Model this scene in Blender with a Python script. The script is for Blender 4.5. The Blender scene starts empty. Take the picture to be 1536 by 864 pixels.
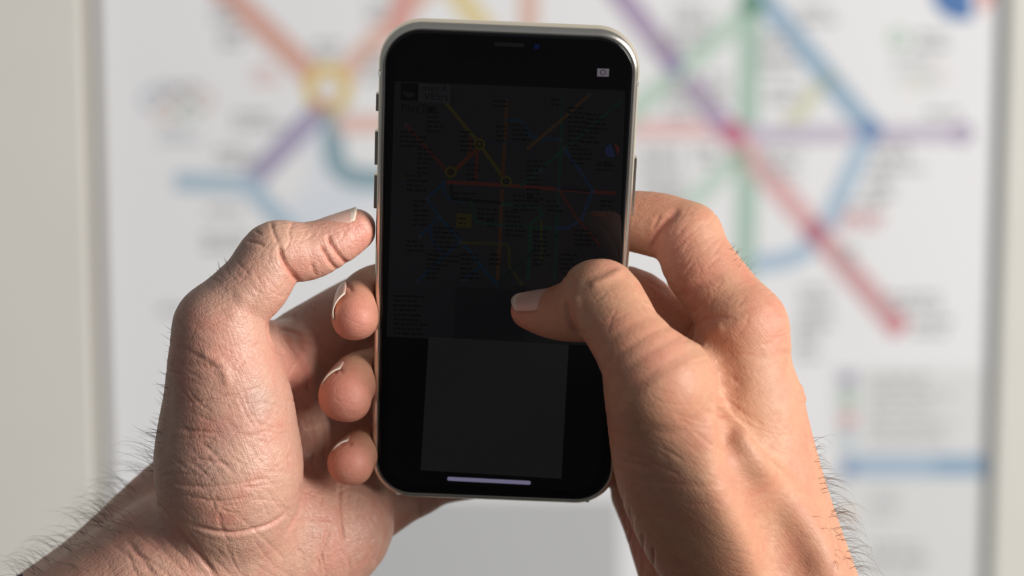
import bpy, math, random
import numpy as np
from mathutils import Matrix, Vector

# ------------------------------------------------------------------ camera, world, light
F = 85.0 / 36.0 * 1536.0            # focal length in pixels of a 1536 wide frame
D0 = 722.0                          # mm from the lens to the plane of the phone
PITCH = math.radians(9.0)
ORG = Vector((0.0, 0.0, 1.40))
cx = Vector((1, 0, 0)); cy = Vector((0, math.sin(PITCH), math.cos(PITCH))); cz = Vector((0, -math.cos(PITCH), math.sin(PITCH)))
R3 = np.array([[cx[i], cy[i], cz[i]] for i in range(3)])
scene = bpy.context.scene
col = scene.collection
cam_d = bpy.data.cameras.new('camera'); cam = bpy.data.objects.new('camera', cam_d); col.objects.link(cam)
cam_d.lens = 85; cam_d.sensor_width = 36; cam_d.clip_start = 0.01
cam.matrix_world = Matrix(((cx.x, cy.x, cz.x, 0), (cx.y, cy.y, cz.y, 0), (cx.z, cy.z, cz.z, 0), (0, 0, 0, 1)))
cam.location = ORG + cz * (D0 / 1000)
cam_d.dof.use_dof = True; cam_d.dof.focus_distance = 0.712; cam_d.dof.aperture_fstop = 7.5
scene.camera = cam
world = bpy.data.worlds.new('world'); scene.world = world; world.use_nodes = True
bg = world.node_tree.nodes['Background']; bg.inputs[0].default_value = (0.86, 0.93, 1.0, 1); bg.inputs[1].default_value = 0.20
scene.view_settings.view_transform = 'Standard'; scene.view_settings.look = 'None'
scene.view_settings.gamma = 1; scene.view_settings.use_curve_mapping = False; scene.view_settings.exposure = 0.0

def area(name, loc, target, sx, sy, power, colour):
    l = bpy.data.lights.new(name, 'AREA'); l.shape = 'RECTANGLE'; l.size = sx; l.size_y = sy; l.energy = power; l.color = colour
    o = bpy.data.objects.new(name, l); col.objects.link(o); o.location = loc
    o.rotation_euler = (Vector(target) - Vector(loc)).to_track_quat('-Z', 'Y').to_euler(); return o
area('window_daylight', (3.3, -1.80, 2.35), (0.0, 0.35, 1.38), 1.7, 2.3, 278, (1.0, 0.965, 0.92))

def W(p):                            # camera-frame millimetres -> world metres
    p = np.asarray(p, float); return p @ R3.T / 1000 + np.array(ORG)
def P(px, py, z=0.0):                # a point seen at px,py, z mm in front of the phone plane
    k = (D0 - z) / F; return np.array([(px - 768) * k, (432 - py) * k, z])
def proj(v):                         # mm -> pixel
    k = F / (D0 - v[:, 2]); return np.stack([768 + v[:, 0] * k, 432 - v[:, 1] * k], 1)

# ------------------------------------------------------------------ materials
def mat(name, base, rough=0.5, metal=0.0, spec=0.5, emit=None, es=1.0, **kw):
    m = bpy.data.materials.new(name); m.use_nodes = True; b = m.node_tree.nodes['Principled BSDF']
    b.inputs['Base Color'].default_value = (*base, 1); b.inputs['Roughness'].default_value = rough
    b.inputs['Metallic'].default_value = metal; b.inputs['Specular IOR Level'].default_value = spec
    if emit: b.inputs['Emission Color'].default_value = (*emit, 1); b.inputs['Emission Strength'].default_value = es
    for k, v in kw.items(): b.inputs[k.replace('_', ' ')].default_value = v
    return m
def lin(r, g, b):
    f = lambda c: (c / 255 / 12.92) if c / 255 <= 0.04045 else ((c / 255 + 0.055) / 1.055) ** 2.4
    return (f(r), f(g), f(b))
def noisy(m, scale, amount, bump=0.0, bscale=None):
    nt = m.node_tree; b = nt.nodes['Principled BSDF']; base = tuple(b.inputs['Base Color'].default_value)
    tc = nt.nodes.new('ShaderNodeTexCoord'); n = nt.nodes.new('ShaderNodeTexNoise'); n.inputs['Scale'].default_value = scale; n.inputs['Detail'].default_value = 4
    nt.links.new(tc.outputs['Object'], n.inputs['Vector'])
    mx = nt.nodes.new('ShaderNodeMix'); mx.data_type = 'RGBA'
    mx.inputs['A'].default_value = tuple(c * (1 - amount) for c in base[:3]) + (1,); mx.inputs['B'].default_value = tuple(min(1, c * (1 + amount)) for c in base[:3]) + (1,)
    nt.links.new(n.outputs['Fac'], mx.inputs['Factor']); nt.links.new(mx.outputs['Result'], b.inputs['Base Color'])
    if bump:
        n2 = nt.nodes.new('ShaderNodeTexNoise'); n2.inputs['Scale'].default_value = bscale or scale; n2.inputs['Detail'].default_value = 3
        nt.links.new(tc.outputs['Object'], n2.inputs['Vector'])
        bp = nt.nodes.new('ShaderNodeBump'); bp.inputs['Strength'].default_value = bump; bp.inputs['Distance'].default_value = 0.0005
        nt.links.new(n2.outputs['Fac'], bp.inputs['Height']); nt.links.new(bp.outputs['Normal'], b.inputs['Normal'])
    return m

# ------------------------------------------------------------------ mesh helpers
def link(name, me, m, parent=None, smooth=True):
    if m and not me.materials: me.materials.append(m)
    o = bpy.data.objects.new(name, me); col.objects.link(o)
    if parent is not None: o.parent = parent; o.matrix_parent_inverse = Matrix.Identity(4)
    if smooth and len(me.polygons): me.polygons.foreach_set('use_smooth', [True] * len(me.polygons))
    return o
def mesh(name, v, f):
    me = bpy.data.meshes.new(name); me.from_pydata([tuple(p) for p in v], [], [tuple(q) for q in f]); me.update(); return me
def empty(name, loc=(0, 0, 0)):
    o = bpy.data.objects.new(name, None); col.objects.link(o); o.location = loc; o.empty_display_size = 0.05; return o
def tag(o, label=None, cat=None, group=None, kind=None):
    if label: o['label'] = label
    if cat: o['category'] = cat
    if group: o['group'] = group
    if kind: o['kind'] = kind
    return o
def box(x0, x1, y0, y1, z0, z1):
    v = [(x, y, z) for x in (x0, x1) for y in (y0, y1) for z in (z0, z1)]
    f = [(0, 1, 3, 2), (4, 6, 7, 5), (0, 4, 5, 1), (2, 3, 7, 6), (0, 2, 6, 4), (1, 5, 7, 3)]
    return v, f

# ------------------------------------------------------------------ the room
YW = 1.45                            # the wall plane
m_wall = noisy(mat('warm_grey_paint', lin(205, 201, 190), 0.6), 9, 0.03, 0.05, 60)
m_floor = noisy(mat('dark_floor', (0.035, 0.033, 0.032), 0.6), 6, 0.3)
v, f = box(-4, 4, YW + 0.015, YW + 0.2, 0, 3.4); tag(link('wall_back', mesh('wall_back', v, f), m_wall, smooth=False), kind='structure')
v, f = box(-4, 4, -5, YW + 0.2, -0.1, 0); tag(link('floor', mesh('floor', v, f), m_floor, smooth=False), kind='structure')

# ------------------------------------------------------------------ the poster on the wall
CAM = np.array(cam.location)
def wallpt(px, py):                  # the spot of the poster plane seen at px,py -> (x, z) on that plane
    d = np.array(W(P(px, py, 0))) - CAM; t = (YW - CAM[1]) / d[1]; q = CAM + d * t; return q[0], q[2]
def wsize(n): return n * (YW - CAM[1]) / math.cos(PITCH) / F
poster = empty('poster', (0, YW, 1.2)); tag(poster, 'white framed metro map poster with coloured route lines on the wall behind', 'poster')
PL = []                              # running layer offset so prints never share a plane
def flat(name, pts2, faces, m, parent=poster, depth=None):
    PL.append(1); y = -0.0002 - len(PL) * 0.000004
    o = link(name, mesh(name, [(x, y, z - 1.2) for x, z in pts2], faces), m, parent, smooth=False); return o
xl, xr = wallpt(160, 432)[0], wallpt(1487, 432)[0]
ztop, zbot = wallpt(768, -520)[1], wallpt(768, 1120)[1]
m_sheet = noisy(mat('poster_paper', lin(226, 226, 228), 0.6, spec=0.15), 3, 0.015)
v, f = box(xl - 0.01, xr + 0.01, 0, 0.004, zbot - 1.2, ztop - 1.2); link('sheet', mesh('sheet', v, f), m_sheet, poster, smooth=False)
m_frame = noisy(mat('frame_paint', lin(216, 212, 205), 0.45), 14, 0.03)
m_frame2 = noisy(mat('frame_paint_light', lin(212, 210, 203), 0.45), 14, 0.03)
def bar(x0, x1, z0, z1, m, d=0.014):
    v, f = box(x0, x1, -d, 0.012, z0 - 1.2, z1 - 1.2); me = mesh('frame_bar', v, f); o = link('frame_bar', me, m, poster, smooth=False)
    b = o.modifiers.new('bevel', 'BEVEL'); b.width = 0.004; b.segments = 3; return o
bar(xl - 0.24, xl - 0.010, zbot - 0.1, ztop + 0.1, m_frame); bar(xr + 0.004, xr + 0.24, zbot - 0.1, ztop + 0.1, m_frame2, 0.010)
bar(xl - 0.0055, xr + 0.004, ztop, ztop + 0.1, m_frame); bar(xl - 0.0055, xr + 0.004, zbot - 0.1, zbot, m_frame)
m_shaded_gap = mat('shaded_gap', lin(96, 90, 82), 0.8)  # dark strip colour stands in for shade in the gap along the left bar
for x0, x1 in ((xl - 0.010, xl - 0.001),):
    v, f = box(x0, x1, -0.003, 0.008, zbot - 1.2, ztop - 1.2); link('shaded_gap', mesh('shaded_gap', v, f), m_shaded_gap, poster, smooth=False)

INK = {}
def ink(c):
    g = sum(c) / 3; c = tuple(int(round((q * 0.74 + g * 0.26) * 0.80 + 212 * 0.20)) for q in c)
    if c not in INK: INK[c] = mat('ink_%d_%d_%d' % c, lin(*c), 0.5, spec=0.3)
    return INK[c]
def smooth_poly(pts, n=6):
    pts = [np.array(p, float) for p in pts]
    if len(pts) < 3: return pts
    out = []
    for i in range(len(pts) - 1):
        p0 = pts[max(i - 1, 0)]; p1 = pts[i]; p2 = pts[i + 1]; p3 = pts[min(i + 2, len(pts) - 1)]
        for k in range(n):
            t = k / n
            out.append(0.5 * (2 * p1 + (p2 - p0) * t + (2 * p0 - 5 * p1 + 4 * p2 - p3) * t * t + (3 * p1 - p0 - 3 * p2 + p3) * t ** 3))
    return out + [pts[-1]]
def ribbon2(pts, w):
    pts = [np.array(p, float) for p in pts]; v = []; f = []
    for i, p in enumerate(pts):
        a = pts[max(i - 1, 0)]; b = pts[min(i + 1, len(pts) - 1)]; d = b - a; d = d / (np.linalg.norm(d) + 1e-9); n = np.array([-d[1], d[0]])
        v += [p + n * w / 2, p - n * w / 2]
    for i in range(len(pts) - 1): f.append((2 * i, 2 * i + 1, 2 * i + 3, 2 * i + 2))
    return v, f
def ring2(c, r0, r1, n=32):
    v = []; f = []
    for i in range(n):
        a = 2 * math.pi * i / n; v += [(c[0] + r0 * math.cos(a), c[1] + r0 * math.sin(a)), (c[0] + r1 * math.cos(a), c[1] + r1 * math.sin(a))]
    for i in range(n): j = (i + 1) % n; f.append((2 * i, 2 * i + 1, 2 * j + 1, 2 * j))
    return v, f
def disc2(c, r, a0=0, a1=2 * math.pi, n=28):
    v = [(c[0] + r * math.cos(a0 + (a1 - a0) * i / n), c[1] + r * math.sin(a0 + (a1 - a0) * i / n)) for i in range(n)]; return v, [tuple(range(n))]
def proute(pts, w, c, curve=False):
    q = [wallpt(*p) for p in pts]; q = smooth_poly(q) if curve else q
    v, f = ribbon2(q, wsize(w)); flat('route_line', v, f, ink(c))
def pring(px, py, r0, r1, c, name='station_ring'):
    v, f = ring2(wallpt(px, py), wsize(r0), wsize(r1)); flat(name, v, f, ink(c))
def pdisc(px, py, r, c, name='station_dot', a0=0, a1=2 * math.pi):
    v, f = disc2(wallpt(px, py), wsize(r), a0, a1); flat(name, v, f, ink(c))
def prect(x0, y0, x1, y1, c, name='printed_panel'):
    q = [wallpt(x0, y0), wallpt(x1, y0), wallpt(x1, y1), wallpt(x0, y1)]; flat(name, q, [(3, 2, 1, 0)], ink(c))
rnd = random.Random(5)
def ptext(x0, y0, x1, rows, c=(120, 120, 122), h=9, pitch=17):
    v = []; f = []
    for r in range(rows):
        x = x0; y = y0 + r * pitch; xe = x0 + (x1 - x0) * rnd.uniform(0.6, 1)
        while x < xe:
            w = rnd.uniform(5, 26)
            q = [wallpt(x, y), wallpt(min(x + w, xe), y), wallpt(min(x + w, xe), y + h), wallpt(x, y + h)]; b = len(v); v += q; f.append((b + 3, b + 2, b + 1, b)); x += w + 5
    flat('text_block', v, f, ink(c))
# river and pale areas first
proute([(455, 190), (490, 240), (470, 300), (420, 345)], 46, (214, 222, 234), True)
proute([(430, 345), (520, 300), (620, 270)], 40, (208, 218, 232), True)
SAL = (222, 150, 132); BLU = (128, 166, 200); PUR = (150, 138, 182); GRN = (150, 190, 168); RED = (222, 150, 150); TEAL = (112, 152, 172)
proute([(310, -40), (488, 132)], 38, SAL); proute([(498, 130), (660, -40)], 34, (230, 172, 152))
proute([(612, -40), (596, 60)], 34, (228, 140, 128)); proute([(665, -40), (745, 70)], 36, (232, 205, 130)); proute([(795, -60), (792, 80)], 30, (226, 170, 150))
proute([(480, 165), (372, 276)], 34, PUR); proute([(262, 272), (385, 278)], 30, (150, 184, 208)); proute([(368, 270), (420, 330), (480, 400)], 30, (150, 184, 210))
proute([(502, 160), (500, 220), (512, 255), (550, 268), (640, 266)], 34, TEAL, True)
proute([(505, 186), (620, 186)], 30, (232, 178, 164)); proute([(940, 193), (1092, 195)], 30, (230, 178, 176))
proute([(905, -40), (1092, 198)], 34, (160, 132, 176))
proute([(930, 185), (1130, 10)], 34, (176, 206, 186)); proute([(1022, 318), (1118, 226)], 32, (184, 210, 194))
proute([(1126, -40), (1118, 420)], 32, GRN); proute([(1116, 420), (1112, 480)], 26, (214, 218, 190))
proute([(1235, 120), (1180, 195)], 26, (206, 208, 172))
proute([(1118, 202), (1448, 200)], 28, (186, 172, 200))
proute([(1130, -20), (1306, 196)], 34, BLU); proute([(1306, 192), (1262, 290), (1230, 352), (1190, 386), (1130, 396)], 30, (150, 184, 214), True)
proute([(1088, 190), (1352, 496)], 36, (224, 158, 160)); proute([(1222, 345), (1352, 496)], 34, (210, 140, 146))
pring(492, 132, 17, 38, (232, 190, 84)); pdisc(492, 134, 17, (222, 222, 230)); pdisc(482, 158, 11, (196, 104, 66))
pdisc(1128, 6, 19, (72, 136, 108)); pdisc(1306, 195, 18, (74, 116, 184)); pdisc(1100, 200, 20, (196, 84, 120)); pdisc(1222, 348, 18, (176, 80, 108)); pdisc(1344, 486, 18, (214, 112, 122))
pring(1443, 200, 8, 17, (150, 128, 172)); pdisc(990, 75, 14, (140, 100, 160)); pdisc(1012, 100, 14, (112, 100, 160)); pdisc(1245, 120, 12, (120, 150, 150)); pdisc(1110, 238, 14, (120, 156, 124))
c0 = wallpt(1444, -16); v, f = disc2(c0, wsize(46), math.radians(80), math.radians(300)); flat('emblem', v, f, ink((28, 92, 180))); v, f = disc2(c0, wsize(46), math.radians(-52), math.radians(72)); flat('emblem', v, f, ink((236, 120, 104)))
pring(1348, 58, 8, 15, (150, 196, 160), 'emblem'); ptext(1374, 48, 1425, 2, (150, 150, 152)); ptext(1340, 84, 1440, 1, (170, 170, 172))
def rings(x, y, s, cols):
    for (dx, dy), c in zip(((-1, 0), (0, 0), (1, 0), (-0.5, 0.55), (0.5, 0.55)), cols): pring(x + dx * s * 2.2, y + dy * s * 1.8, s * 0.72, s, c, 'emblem_ring')
rings(1382, 112, 12, ((186, 196, 212), (180, 178, 178), (214, 190, 190), (224, 214, 176), (188, 206, 190)))
rings(266, 150, 17, ((130, 158, 196), (140, 130, 140), (206, 150, 146), (222, 180, 150), (158, 190, 168)))
ptext(232, 124, 305, 1, (160, 160, 166)); ptext(240, 190, 310, 2, (176, 180, 190))
for a in ((318, 8, 372, 2), (330, 45, 372, 2), (470, 62, 512, 2), (350, 168, 440, 2), (325, 222, 402, 2), (305, 350, 395, 2), (312, 312, 380, 1), (240, 460, 300, 1), (550, 5, 590, 2), (545, 80, 600, 3), (1010, 10, 1085, 4), (980, 50, 1030, 2), (1000, 120, 1060, 4), (1140, 50, 1200, 4), (1200, 10, 1260, 2), (1150, 130, 1210, 2), (960, 220, 1030, 5), (1040, 220, 1085, 2), (1140, 225, 1210, 3), (1310, 215, 1390, 3), (1300, 255, 1350, 3), (1270, 300, 1340, 1), (1390, 165, 1440, 1), (1260, 370, 1300, 2), (1330, 440, 1450, 2), (1370, 478, 1430, 2), (1200, 430, 1255, 4), (1195, 480, 1240, 4), (1060, 110, 1100, 3), (985, 285, 1030, 4)):
    ptext(*a, c=(150, 150, 152))
ptext(380, 100, 428, 2, (226, 176, 168), 10); ptext(1262, 318, 1334, 2, (214, 130, 134), 11, 14)
# legend
prect(1252, 552, 1480, 900, (214, 214, 214)); prect(1262, 682, 1478, 716, (142, 176, 208)); prect(1400, 684, 1476, 714, (118, 158, 198)); pdisc(1272, 704, 12, (92, 124, 186))
for y, c in ((568, (150, 146, 182)), (598, (150, 190, 158)), (630, (212, 150, 154)), (658, (170, 196, 208))): prect(1260, y - 11, 1284, y + 11, c, 'legend_swatch')
ptext(1305, 560, 1445, 8, (172, 172, 170), 8, 14); ptext(1305, 735, 1370, 3, (176, 176, 178)); ptext(1305, 815, 1400, 3, (160, 160, 160)); prect(1262, 764, 1280, 778, (222, 186, 150), 'legend_swatch')
# the printed square below the map stays a plain tone
prect(545, 748, 930, 1090, (176, 178, 181))

# the phone's size and pose: the skin presses flat where it touches the phone
PW, PH, PT, PRAD = 75.4, 150.2, 8.3, 12.6
TILT, ROLL = math.radians(20.3), math.radians(2.3)
pc = P(752.5, 402.5, 0); ex = np.array([math.cos(ROLL), -math.sin(ROLL), 0]); e0 = np.array([math.sin(ROLL), math.cos(ROLL), 0]); ey = e0 * math.cos(TILT) + np.array([0, 0, math.sin(TILT)]); ez = np.cross(ex, ey)

# ------------------------------------------------------------------ hands: a signed distance field turned into one skin
VOX = 0.5
def catmull(c, n):
    c = np.array(c, float); out = []
    for i in range(len(c) - 1):
        p0 = c[max(i - 1, 0)]; p1 = c[i]; p2 = c[i + 1]; p3 = c[min(i + 2, len(c) - 1)]
        for k in range(n):
            t = k / n
            q = 0.5 * (2 * p1 + (p2 - p0) * t + (2 * p0 - 5 * p1 + 4 * p2 - p3) * t * t + (3 * p1 - p0 - 3 * p2 + p3) * t ** 3)
            q[3] = max(q[3], 0.6 * min(p1[3], p2[3])); out.append(q)
    out.append(c[-1]); return np.array(out)
def chain_mm(c, n=4):
    q = catmull(c, n) if len(c) > 2 else np.array(c, float)
    return np.array([[*P(a, b, z), r * (D0 - z) / F] for a, b, z, r in q])
class Field:
    def __init__(s, chains, pad=6):
        allp = np.concatenate([chain_mm(c[0]) for c in chains]); lo = (allp[:, :3] - allp[:, 3:]).min(0) - pad; hi = (allp[:, :3] + allp[:, 3:]).max(0) + pad
        s.lo = lo; s.n = np.ceil((hi - lo) / VOX).astype(int) + 1; s.D = np.full(s.n, 20.0, np.float32)
    def sl(s, lo, hi):
        a = np.clip(np.floor((lo - s.lo) / VOX).astype(int), 0, s.n - 1); b = np.clip(np.ceil((hi - s.lo) / VOX).astype(int) + 1, 1, s.n)
        ax = [(s.lo[i] + VOX * np.arange(a[i], b[i])).astype(np.float32) for i in range(3)]
        return tuple(slice(a[i], b[i]) for i in range(3)), ax
    def seg(s, buf, off, a, b, margin, S):
        r = max(a[3], b[3]); e = r + margin
        if S is not None: e = e * 1.0
        sl, ax = s.sl(np.minimum(a[:3], b[:3]) - e, np.maximum(a[:3], b[:3]) + e)
        if any(len(x) == 0 for x in ax): return
        X, Y, Z = np.meshgrid(*ax, indexing='ij', sparse=True)
        pa = [X - np.float32(a[0]), Y - np.float32(a[1]), Z - np.float32(a[2])]; ba = b[:3] - a[:3]
        if S is not None:
            d, k = S; dt = (pa[0] * d[0] + pa[1] * d[1] + pa[2] * d[2]) * (k - 1); pa = [pa[i] + dt * np.float32(d[i]) for i in range(3)]; ba = ba + d * (ba @ d) * (k - 1)
        L = float(ba @ ba) + 1e-6
        t = np.clip((pa[0] * np.float32(ba[0]) + pa[1] * np.float32(ba[1]) + pa[2] * np.float32(ba[2])) / np.float32(L), 0, 1)
        d = np.sqrt((pa[0] - t * np.float32(ba[0])) ** 2 + (pa[1] - t * np.float32(ba[1])) ** 2 + (pa[2] - t * np.float32(ba[2])) ** 2) - (np.float32(a[3]) + np.float32(b[3] - a[3]) * t)
        q = tuple(slice(sl[i].start - off[i], sl[i].stop - off[i]) for i in range(3))
        np.minimum(buf[q], d, out=buf[q])
    def chain(s, c, k, S=None, sub=False):
        m = chain_mm(c); e = m[:, 3:].max() + k + 5
        sl, ax = s.sl((m[:, :3] - e).min(0), (m[:, :3] + e).max(0)); off = [x.start for x in sl]
        buf = np.full([len(x) for x in ax], 20.0, np.float32)
        if S is not None: S = (np.array(S[0], float) / np.linalg.norm(S[0]), S[1])
        for i in range(len(m) - 1): s.seg(buf, off, m[i], m[i + 1], k + 3, S)
        A = s.D[sl]
        if sub:
            h = np.clip(0.5 + 0.5 * (-buf - A) / k, 0, 1); s.D[sl] = A * (1 - h) - buf * h + k * h * (1 - h)
        else:
            h = np.clip(0.5 + 0.5 * (buf - A) / k, 0, 1); s.D[sl] = buf * (1 - h) + A * h - k * h * (1 - h)
    def surf(s, px, py):
        zs = np.arange(70, -90, -0.3); p = np.array([P(px, py, z) for z in zs]); ij = np.round((p - s.lo) / VOX).astype(int); ok = ((ij >= 0) & (ij < s.n)).all(1)
        d = np.full(len(zs), 9.0); d[ok] = s.D[ij[ok, 0], ij[ok, 1], ij[ok, 2]]; k = np.nonzero(d < 0)[0]; return zs[k[0]] if len(k) else 0.0
    def ride(s, pts, k, lift, sub):
        s.chain([(x, y, s.surf(x, y) + lift * r * D0 / F, r) for x, y, r in pts], k, None, sub)
    def press(s, k=0.8):
        e = abs(ex) * PW / 2 + abs(ey) * PH / 2 + abs(ez) * PT / 2 + 3; sl, ax = s.sl(pc - e, pc + e)
        if any(len(x) == 0 for x in ax): return
        X, Y, Z = np.meshgrid(*ax, indexing='ij', sparse=True); q = [abs((X - pc[0]) * d[0] + (Y - pc[1]) * d[1] + (Z - pc[2]) * d[2]) for d in (ex, ey, ez)]
        a = np.sqrt(np.maximum(q[0] - PW / 2 + PRAD, 0) ** 2 + np.maximum(q[1] - PH / 2 + PRAD, 0) ** 2) + np.minimum(np.maximum(q[0] - PW / 2 + PRAD, q[1] - PH / 2 + PRAD), 0) - PRAD
        r = 2.5; u = a + r; w = q[2] - PT / 2 + r; d = np.sqrt(np.maximum(u, 0) ** 2 + np.maximum(w, 0) ** 2) + np.minimum(np.maximum(u, w), 0) - r
        A = s.D[sl]; B = -(d - 0.15); h = np.clip(0.5 + 0.5 * (B - A) / k, 0, 1); s.D[sl] = A * (1 - h) + B * h + k * h * (1 - h)
    def extract(s):
        D = s.D; ins = D < 0; sh = tuple(n - 1 for n in s.n); cnt = np.zeros(sh, np.uint8)
        corners = [(i, j, k) for i in (0, 1) for j in (0, 1) for k in (0, 1)]
        for i, j, k in corners: cnt += ins[i:sh[0] + i, j:sh[1] + j, k:sh[2] + k]
        act = (cnt > 0) & (cnt < 8); idx = np.argwhere(act); vid = np.full(sh, -1, np.int32); vid[act] = np.arange(len(idx))
        acc = np.zeros((len(idx), 3)); num = np.zeros(len(idx))
        for c in corners:
            for ax in range(3):
                if c[ax]: continue
                e = list(c); e[ax] = 1
                d0 = D[idx[:, 0] + c[0], idx[:, 1] + c[1], idx[:, 2] + c[2]]; d1 = D[idx[:, 0] + e[0], idx[:, 1] + e[1], idx[:, 2] + e[2]]
                w = np.nonzero((d0 < 0) != (d1 < 0))[0]; t = d0[w] / (d0[w] - d1[w]); p = np.tile(np.array(c, float), (len(w), 1)); p[:, ax] = t
                acc[w] += p; num[w] += 1
        V = s.lo + (idx + acc / num[:, None]) * VOX; Q = []
        for ax in range(3):
            b, c = [(1, 2), (2, 0), (0, 1)][ax]
            a0 = [slice(1, -1)] * 3; a1 = [slice(1, -1)] * 3; a0[ax] = slice(0, -1); a1[ax] = slice(1, None)
            i0 = ins[tuple(a0)]; i1 = ins[tuple(a1)]; ch = np.argwhere(i0 != i1); off = np.array([1, 1, 1]); off[ax] = 0; g = ch + off
            def cell(db, dc):
                h = g.copy(); h[:, b] += db; h[:, c] += dc; return vid[h[:, 0], h[:, 1], h[:, 2]]
            q = np.stack([cell(-1, -1), cell(0, -1), cell(0, 0), cell(-1, 0)], 1); fl = ~i0[tuple(ch.T)]; q[fl] = q[fl][:, ::-1]; Q.append(q)
        return V, np.concatenate(Q)
def relax(V, Q, it):
    E = np.concatenate([Q[:, [0, 1]], Q[:, [1, 2]], Q[:, [2, 3]], Q[:, [3, 0]]]); n = len(V); deg = np.bincount(E[:, 0], minlength=n) + np.bincount(E[:, 1], minlength=n)
    for lam in [0.5, -0.52] * it:
        A = np.stack([np.bincount(E[:, 0], V[E[:, 1], i], n) + np.bincount(E[:, 1], V[E[:, 0], i], n) for i in range(3)], 1) / deg[:, None]; V = V + lam * (A - V)
    return V
def normals(V, Q):
    d = np.cross(V[Q[:, 2]] - V[Q[:, 0]], V[Q[:, 3]] - V[Q[:, 1]]); N = np.stack([sum(np.bincount(Q[:, j], d[:, i], len(V)) for j in range(4)) for i in range(3)], 1)
    return N / (np.linalg.norm(N, axis=1)[:, None] + 1e-9)
def seg_dist(p, pts):
    best = np.full(len(p), 1e9); par = np.zeros(len(p)); n = len(pts) - 1
    for i in range(n):
        a, b = np.array(pts[i], float), np.array(pts[i + 1], float); ba = b - a; t = np.clip(((p - a) @ ba) / (ba @ ba), 0, 1); d = np.linalg.norm(p - a - t[:, None] * ba, axis=1)
        w = d < best; best[w] = d[w]; par[w] = (i + t[w]) / n
    return best, par
def carve(V, Q, creases):
    """press creases (positive depth) and raise ridges (negative) on the near side of the skin"""
    N = normals(V, Q); p = proj(V); g = 5; ij = np.floor(p / g).astype(int); ij -= ij.min(0); key = ij[:, 0] * 4000 + ij[:, 1]
    _, inv = np.unique(key, return_inverse=True); front = np.full(inv.max() + 1, -1e9); np.maximum.at(front, inv, V[:, 2]); gate = np.clip((V[:, 2] - front[inv] + 9) / 5, 0, 1) * np.clip((N[:, 2] + 0.3) / 0.3, 0, 1); vis = gate > 0
    disp = np.zeros(len(V))
    for pts, w, dep in creases:
        pts = smooth_poly(pts, 5); a = np.array(pts); c = vis & (p[:, 0] > a[:, 0].min() - 3 * w) & (p[:, 0] < a[:, 0].max() + 3 * w) & (p[:, 1] > a[:, 1].min() - 3 * w) & (p[:, 1] < a[:, 1].max() + 3 * w)
        k = np.nonzero(c)[0]
        if len(k) == 0: continue
        d, t = seg_dist(p[k], pts); fade = np.clip(np.minimum(t, 1 - t) * 5 + 0.15, 0, 1); disp[k] -= dep * fade * gate[k] * np.exp(-(d / w) ** 2)
    return V + N * disp[:, None], disp
def hand_mesh(name, chains, creases, flush, rides=()):
    fl = Field(chains)
    for c in chains: fl.chain(c[0], c[1], *(c[2:] if len(c) > 2 else ()))
    for r in rides: fl.ride(*r)
    fl.press()
    V, Q = fl.extract(); V = relax(V, Q, 4); V, disp = carve(V, Q, creases)
    me = bpy.data.meshes.new(name); me.vertices.add(len(V)); me.vertices.foreach_set('co', W(V).astype(np.float32).ravel())
    me.loops.add(len(Q) * 4); me.loops.foreach_set('vertex_index', Q.astype(np.int32).ravel()); me.polygons.add(len(Q)); me.polygons.foreach_set('loop_start', np.arange(0, len(Q) * 4, 4, dtype=np.int32))
    me.update(calc_edges=True); me.validate()
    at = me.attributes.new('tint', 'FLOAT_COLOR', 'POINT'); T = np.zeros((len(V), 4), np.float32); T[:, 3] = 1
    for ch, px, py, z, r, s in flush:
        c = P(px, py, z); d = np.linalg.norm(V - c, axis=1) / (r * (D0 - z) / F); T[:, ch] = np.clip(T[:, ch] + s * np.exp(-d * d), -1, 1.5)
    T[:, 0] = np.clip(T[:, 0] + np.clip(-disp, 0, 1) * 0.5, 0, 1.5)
    at.data.foreach_set('color', T.ravel()); return me, V, Q

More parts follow.
